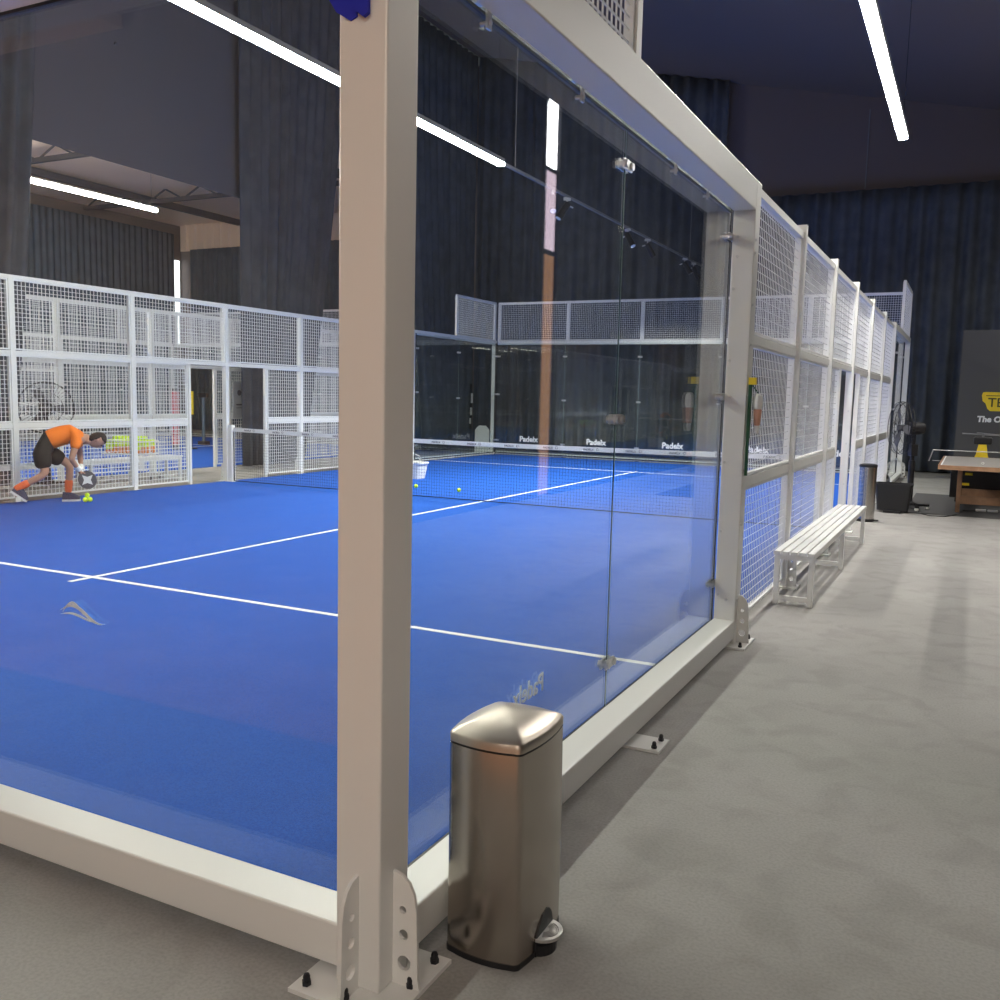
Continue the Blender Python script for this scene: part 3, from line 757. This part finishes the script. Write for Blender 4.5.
for lv in range(5):
    z = .48+lv*.058; nx = 11 if lv < 4 else 8; ny = 5 if lv < 4 else 3
    for i in range(nx):
        for j in range(ny):
            if lv > 1 and lv < 4 and 0 < i < nx-1 and 0 < j < ny-1 and lv < 3: continue
            if lv < 2 and 0 < i < nx-1 and 0 < j < ny-1: continue
            x = (i-(nx-1)/2)*.069+rr.uniform(-.002, .002); y = (j-(ny-1)/2)*.069+rr.uniform(-.002, .002)
            if lv < 1 and j not in (0, ny-1): continue
            me = BO if (lv < 1 or (lv == 1 and rr.random() < .5)) else BY
            ball(me, (-11.62+x*cs_-y*sn_, 9.32+x*sn_+y*cs_, z), 'orange tennis ball low in the ball trolley' if me is BO else 'yellow-green tennis ball heaped in the ball trolley',
                 'orange balls in the trolley' if me is BO else 'yellow balls in the trolley')

rp = thing('padded_post', 'tall red padded post on the neighbouring court', 'padded post', (-16.8, 15.35, .012))
auto_smooth(MB().tube((0,0,.12), (0,0,1.5), .10, n=20).build('padding', RED, rp)); MB().tube((0,0,0), (0,0,.12), .09, n=20).build('foot', BLACKP, rp)
MB().tube((0,0,1.5), (0,0,1.56), .07, n=16).build('cap', BLACKP, rp)
yp = thing('yellow_banner_post', 'short yellow panel on a stand right behind the red post', 'stand', (-16.75, 15.85, .012))
MB().box(-.07, .07, -.02, .02, .9, 1.5).build('panel', YEL, yp); MB().tube((0,0,0), (0,0,.9), .02, n=8).build('pole', BLACKM, yp)
MB().tube((0,0,0), (0,0,.03), .14, n=16).build('base', BLACKP, yp)
st = thing('slim_stand', 'slim dark stand on the neighbouring court seen through the doorway', 'stand', (-17.9, 17.45, .012))
MB().tube((0,0,.1), (0,0,1.38), .045, n=12).build('pole', mat('slate pole', (.08,.12,.15), rough=.5), st); MB().box(-.13, .13, -.1, .1, 0, .1).build('base', BLACKP, st)
MB().box(-.14, .14, -.05, .05, 1.33, 1.45).build('head', BLACKP, st)
sg = thing('notice_sign', 'pale notice with a dark round emblem beside the black curtain', 'sign', (-12.22, 12.65, 0), PI/2)
MB().box(-.15, .22, -.012, .0, 1.0, 1.75).build('board', mat('pale grey notice', (.5,.52,.55), rough=.6), sg)
MB().tube((.03, 0.001, 1.52), (.03, -.016, 1.52), .06, n=16).build('emblem', TXTD, sg)
MB().box(-.06, .14, -.016, -.012, 1.26, 1.29).box(-.06, .14, -.016, -.012, 1.2, 1.215).build('text_lines', TXTD, sg)
sg.rotation_euler = (0, 0, PI/2)
bk = thing('ball_basket', 'white basket on the blue court just beyond the net', 'basket', (-7.86, 12.55, .012))
auto_smooth(loft([[(p.x*.8, p.y*.8, 0) for p in q0], [(p.x, p.y, .28) for p in q0], [(p.x*1.06, p.y*1.06, .28) for p in q0], [(p.x*1.06, p.y*1.06, .31) for p in q0], [(p.x*.96, p.y*.96, .31) for p in q0], [(p.x*.78, p.y*.78, .02) for p in q0]]).build('body', WHP, bk))
MB().path([(-.17, 0, .3), (-.15, 0, .42), (0, 0, .47), (.15, 0, .42), (.17, 0, .3)], .008, n=6).build('handle', WHP, bk)
# white shouldered box behind the far left corner
wb = MB().prism([(-.2, 0), (.2, 0), (.2, .62), (.1, .74), (-.1, .74), (-.2, .62)], 'y', -.08, .08)
tag(wb.build('white_box', WHP, bevel=.01, loc=(-10.75, 20.75, 0)), 'white box with sloping shoulders outside the far left glass corner', 'box').rotation_euler = (0, 0, .45)
# black rackets bag with white marks
for k, x in enumerate((-12.0, -11.6)):
    c = thing('hanging_strap', 'white dotted strap hanging behind the far left glass, %s of two' % ('left' if k == 0 else 'right'), 'strap', (x, 21.6, 0), 0, 'dotted straps behind the far glass')
    for q, z in enumerate((.75, 1.0, 1.35)): MB().box(-.03+.02*q, .03+.02*q, -.01, .01, z, z+.16+.06*q).build('white_mark', WHP, c)
    MB().box(-.035, .05, -.005, .0, .6, 1.9).build('strap', BLACKP, c)

# strap, bottle on the second post
gs = thing('green_strap', 'dark green strap with yellow top hanging at the second post', 'strap', (.172, 3.80, 0))
MB().box(-.014, .004, -.008, .03, 1.36, 1.72).box(-.014, .002, -.005, .02, 1.12, 1.37).build('strap', GREENS, gs)
MB().box(-.015, .03, -.01, .03, 1.70, 1.745).build('yellow_clip', YEL, gs)
bt = thing('drinks_bottle', 'small white and peach bottle hanging beside the green strap', 'bottle', (.215, 3.83, -.02))
auto_smooth(MB().lathe([(.015, 1.56), (.028, 1.57), (.032, 1.60), (.03, 1.64), (.018, 1.66), (.008, 1.665)], n=16).build('cap', WHP, bt))
auto_smooth(MB().lathe([(.014, 1.46), (.02, 1.47), (.027, 1.56), (.024, 1.565)], n=16).build('body', mat('peach drink', (.62,.33,.24), rough=.4), bt))
auto_smooth(MB().lathe([(.008, 1.41), (.013, 1.42), (.016, 1.46), (.014, 1.465)], n=12).build('spout', WHP, bt))
MB().tube((-.035, -.015, 1.715), (0, 0, 1.664), .004, n=6).build('cord', GREENS, bt)
# blue cloth over the corner post
bc = thing('blue_cloth', 'blue cloth tied round the top of the near corner post', 'cloth', (.085, -.222, 0))
cl = MB()
cl.prism([(-.125, 2.75), (-.02, 2.75), (-.02, 2.487), (-.04, 2.480), (-.08, 2.505), (-.125, 2.57)], 'y', -.085, -.073)
cl.prism([(-.022, 2.75), (.02, 2.75), (.02, 2.485), (.006, 2.478), (-.022, 2.50)], 'y', -.098, -.087)
cl.build('flap', BLUEC, bc)
MB().box(-.08, .08, -.08, .08, 2.66, 2.72).build('band', BLUEC, bc)

# ------------------------------------------------------------------ the player
def skin_chain(verts, edges, radii, m, name, parent, sub=2, root=0):
    me = bpy.data.meshes.new(name); me.from_pydata([Vector(v) for v in verts], edges, []); 
    o = bpy.data.objects.new(name, me); C.objects.link(o)
    mod = o.modifiers.new('skin', 'SKIN'); mod.use_smooth_shade = True
    for i, sv in enumerate(me.skin_vertices[0].data):
        r = radii[i]; sv.radius = (r, r) if not isinstance(r, tuple) else r; sv.use_root = (i == root)
    ss = o.modifiers.new('sub', 'SUBSURF'); ss.levels = sub; ss.render_levels = sub
    dg = bpy.context.evaluated_depsgraph_get(); dg.update()
    nm = bpy.data.meshes.new_from_object(o.evaluated_get(dg)); nm.name = name
    nm.materials.clear(); nm.materials.append(m)
    for p in nm.polygons: p.use_smooth = True
    bpy.data.objects.remove(o); bpy.data.meshes.remove(me)
    return place(nm, name, parent)
SKIN = mat('skin', (.50,.27,.18), rough=.55); ORANGE = mat('orange shirt', (.95,.22,.02), rough=.8); SHORT = mat('black shorts', (.008,.007,.007), rough=.8)
HAIR = mat('dark brown hair', (.025,.015,.012), rough=.7); SOCK = mat('orange sock', (.9,.16,.05), rough=.8); SHOE = mat('navy shoe', (.03,.04,.09), rough=.6)
# local: +X forward, +Y his left, Z up
ang = math.atan2(.8, .6)
pl = thing('person', 'person in orange shirt and black shorts bending down to pick up tennis balls', 'person', (-9.46, 6.37, .012), ang)
V = {}
KX = .88
def P(n, x, y, z): V[n] = (x*KX, y, z)
P('pelvis', -.37, 0, .78); P('waist', -.22, 0, .87); P('chest', 0, 0, .90); P('upper', .13, 0, .88); P('neck', .25, 0, .875); P('skull', .31, 0, .87)
P('hipR', -.37, -.09, .72); P('kneeR', -.33, -.13, .40); P('ankR', -.77, -.13, .19); P('toeR', -.70, -.13, .10)
P('hipL', -.33, .09, .72); P('kneeL', .02, .12, .50); P('ankL', -.02, .12, .10); P('toeL', .09, .12, .04)
P('shR', .12, -.17, .85); P('elR', .03, -.22, .60); P('wrR', .14, -.10, .44)
P('shL', .14, .17, .84); P('elL', .17, .18, .60); P('wrL', .17, .01, .43)
names = list(V); E_ = [('pelvis','waist'),('waist','chest'),('chest','upper'),('upper','neck'),('neck','skull'),('pelvis','hipR'),('hipR','kneeR'),('kneeR','ankR'),('ankR','toeR'),
  ('pelvis','hipL'),('hipL','kneeL'),('kneeL','ankL'),('ankL','toeL'),('upper','shR'),('shR','elR'),('elR','wrR'),('upper','shL'),('shL','elL'),('elL','wrL')]
RD = dict(pelvis=.11, waist=.10, chest=.105, upper=.10, neck=.055, skull=.055, hipR=.085, kneeR=.058, ankR=.036, toeR=.03, hipL=.085, kneeL=.058, ankL=.036, toeL=.03,
  shR=.055, elR=.04, wrR=.027, shL=.055, elL=.04, wrL=.027)
ix = {n: i for i, n in enumerate(names)}
skin_chain([V[n] for n in names], [(ix[a], ix[b]) for a, b in E_], [RD[n] for n in names], SKIN, 'body', pl)
# shirt, sleeves
sv = [(x_*KX, y_, z_) for x_, y_, z_ in [(-.36,0,.80), (-.15,0,.90), (.02,0,.915), (.14,0,.89), (.215,0,.875), (.12,-.18,.85), (.075,-.21,.72), (.14,.18,.84), (.16,.19,.72)]]
skin_chain(sv, [(0,1),(1,2),(2,3),(3,4),(3,5),(5,6),(3,7),(7,8)], [.145,.15,.155,.145,.075,.078,.072,.078,.072], ORANGE, 'shirt', pl)
skin_chain([(-.33,0,.79), (-.22,0,.84), (-.33,-.10,.70), (-.305,-.13,.46), (-.28,.10,.70), (-.06,.12,.54)], [(0,1),(0,2),(2,3),(0,4),(4,5)], [.16,.16,.125,.11,.125,.11], SHORT, 'shorts', pl)
def lerp(a, b, t): return tuple(a[i]*(1-t)+b[i]*t for i in range(3))
for s_ in ('R', 'L'):
    k, a = V['knee'+s_], V['ank'+s_]
    skin_chain([lerp(k, a, .45), lerp(k, a, .7), lerp(k, a, .98)], [(0,1),(1,2)], [.060,.056,.046], SOCK, 'sock', pl)
# shoes
def shoe(c, pitch, toe):
    M = Matrix.Translation(c) @ Matrix.Rotation(pitch, 4, 'Y') @ Matrix.Diagonal((.84, .95, .9, 1))
    so = MB(); out = [(-.09,-.035),(-.06,-.042),(.05,-.045),(.13,-.05),(.18,-.03),(.19,0),(.18,.03),(.13,.045),(.05,.04),(-.06,.042),(-.09,.035)]
    lo = [M @ Vector((x, y, 0)) for x, y in out]; hi = [M @ Vector((x, y, .03)) for x, y in out]
    s1 = loft([lo, hi]).build('shoe', SHOE if False else WHP, pl); 
    s1.name = 'shoe'
    up_ = loft([[M @ Vector((x*.97, y*.95, .03)) for x, y in out], [M @ Vector((x*.94, y*.95, .07)) for x, y in out], [M @ Vector((x*.65-.02, y*.9, .11)) for x, y in out], [M @ Vector((x*.42-.04, y*.75, .14)) for x, y in out]])
    auto_smooth(up_.build('shoe_upper', SHOE, s1), 60)
shoe((-.655, -.13, .125), math.radians(38), 1)
shoe((-.02, .12, .0), 0, 1)
# head
hm = MB(); Mh = Matrix.Translation((.36, 0, .845)) @ Matrix.Rotation(math.radians(62), 4, 'Y') 
bmesh.ops.create_icosphere(hm.bm, subdivisions=4, radius=1)
for v in hm.bm.verts:
    x, y, z = v.co
    fx = .098*x; fy = .078*y*(1-.12*max(0, -z)); fz = .118*z
    if x > .2 and z < 0: fx *= (1-.12*abs(z)*abs(y))
    nose = math.exp(-((y/.16)**2+((z+.08)/.20)**2)) if x > 0 else 0
    eye = (math.exp(-(((abs(y)-.38)/.16)**2+((z-.10)/.12)**2))) if x > 0 else 0
    mouth = math.exp(-((y/.28)**2+((z+.48)/.06)**2)) if x > 0 else 0
    fx += .022*nose - .010*eye - .004*mouth
    v.co = Vector((fx, fy, fz))
for sgn in (-1, 1): hm.ball((-.005, sgn*.08, -.005), .024, sc=(.7,.4,1.2), sub=2)
hm.tube((-.02, 0, -.06), (-.08, 0, -.16), .052, .055, n=16)
bmesh.ops.transform(hm.bm, matrix=Mh, verts=hm.bm.verts)
hd = hm.build('head', SKIN, pl, smooth=True)
ey = MB()
for sgn in (-1, 1): ey.ball((.083, sgn*.03, .012), .012, sub=2)
bmesh.ops.transform(ey.bm, matrix=Mh, verts=ey.bm.verts); ey.build('eyes', mat('eye', (.06,.04,.03), rough=.2), hd, smooth=True)
mo = MB().box(.082, .092, -.022, .022, -.062, -.052); bmesh.ops.transform(mo.bm, matrix=Mh, verts=mo.bm.verts); mo.build('mouth', mat('lips', (.35,.12,.1), rough=.5), hd)
hr = MB(); bmesh.ops.create_icosphere(hr.bm, subdivisions=4, radius=1)
bmesh.ops.delete(hr.bm, geom=[v for v in hr.bm.verts if not (v.co.z > .42 or v.co.x < -.12*1 - max(0,-v.co.z)*.2)], context='VERTS')
for v in hr.bm.verts:
    j = 1+.025*math.sin(v.co.x*23)*math.sin(v.co.y*19+v.co.z*17)
    v.co = Vector((v.co.x*.108*j, v.co.y*.087*j, v.co.z*.129*j))
bmesh.ops.transform(hr.bm, matrix=Mh, verts=hr.bm.verts); ho = hr.build('hair', HAIR, hd, smooth=True)
ho.modifiers.new('thick', 'SOLIDIFY').thickness = .008
# hands with five fingers each, gripping the racket handle / throat
def hand(w, d, palm_n, side):
    """w wrist, d finger direction, palm_n palm normal"""
    w, d, n = Vector(w), Vector(d).normalized(), Vector(palm_n).normalized(); sdir = d.cross(n).normalized()*side
    vs = [w, w+d*.05, w+d*.085]; es = [(0,1),(1,2)]; rs = [.026, (.034,.018), (.036,.016)]
    L_ = (.062, .072, .068, .052)
    for k in range(4):
        b = w+d*.085+sdir*(.03-.02*k); i0 = len(vs)
        a1 = b+d*L_[k]*.45+n*.008; a2 = a1+(d*.5+n*.85).normalized()*L_[k]*.35; a3 = a2+(n*.9-d*.45).normalized()*L_[k]*.3
        vs += [b, a1, a2, a3]; es += [(2, i0), (i0, i0+1), (i0+1, i0+2), (i0+2, i0+3)]; rs += [.010, .009, .0085, .007]
    i0 = len(vs); t0 = w+d*.03+sdir*.03; vs += [t0, t0+sdir*.025+d*.025+n*.01, t0+sdir*.022+d*.05+n*.03]
    es += [(1, i0), (i0, i0+1), (i0+1, i0+2)]; rs += [.013, .011, .009]
    return skin_chain(vs, es, rs, SKIN, 'hand', pl, sub=1)
wristb = mat('white wristband', (.85,.85,.83), rough=.7)
hand(V['wrR'], (.35, .25, -.9), (.5, .6, .3), 1)
hand(V['wrL'], (.25, -.3, -.9), (.4, -.6, .3), -1)
for wv, ev in ((V['wrR'], V['elR']), (V['wrL'], V['elL'])):
    MB().tube(lerp(wv, ev, .02), lerp(wv, ev, .38), .034, .037, n=14).build('wristband', wristb, pl, smooth=False)
# racket: round head, star, handle
rk = thing('padel_racket', 'round dark grey padel racket with a white star held by the player', 'racket', (-9.46, 6.37, .012), ang)
Mr = Matrix.Translation((.22, -.10, .31)) @ Matrix.Rotation(math.radians(-28), 4, 'Y')
r_ = MB(); n_ = 32
r_.prism([(.115*math.cos(2*PI*i/n_), .125*math.sin(2*PI*i/n_)) for i in range(n_)], 'y', -.018, .018)
bmesh.ops.transform(r_.bm, matrix=Mr, verts=r_.bm.verts); hd_ = r_.build('head', mat('dark grey racket face', (.09,.09,.10), rough=.5), rk)
s4 = MB(); s4.prism([((.095 if i % 2 == 0 else .042)*math.cos(2*PI*i/8+.3), (.095 if i % 2 == 0 else .042)*math.sin(2*PI*i/8+.3)) for i in range(8)], 'y', -.0205, -.018)
bmesh.ops.transform(s4.bm, matrix=Mr, verts=s4.bm.verts); s4.build('star', WHP, hd_)
hn = MB(); hn.tube((0, 0, .12), (0, 0, .30), .017, n=12); bmesh.ops.transform(hn.bm, matrix=Mr, verts=hn.bm.verts); hn.build('handle', WHP, rk)
fwd = Vector((math.cos(ang), math.sin(ang), 0)); lf_ = Vector((-math.sin(ang), math.cos(ang), 0))
for k, (a, b, z, lb) in enumerate(((.19, -.05, .033, 'tennis ball on the turf under the racket, nearest the shoe'), (.25, -.02, .033, 'tennis ball on the turf under the racket, farther from the shoe'), (.215, -.03, .092, 'tennis ball on top of the two under the racket'))):
    p = Vector((-9.46, 6.37, .012))+fwd*a+lf_*b; ball(BY, (p.x, p.y, p.z+z), lb, 'balls under the racket')

# ------------------------------------------------------------------ world, view
wd = bpy.data.worlds.new('world'); bpy.context.scene.world = wd; wd.use_nodes = True
wd.node_tree.nodes['Background'].inputs[0].default_value = (.5,.52,.6,1); wd.node_tree.nodes['Background'].inputs[1].default_value = .05
sc = bpy.context.scene
sc.view_settings.view_transform = 'Standard'; sc.view_settings.look = 'None'; sc.view_settings.gamma = 1; sc.view_settings.exposure = 1.15
sc.view_settings.use_curve_mapping = False
sc.cycles.transparent_max_bounces = 24; sc.cycles.max_bounces = 8; sc.cycles.diffuse_bounces = 4
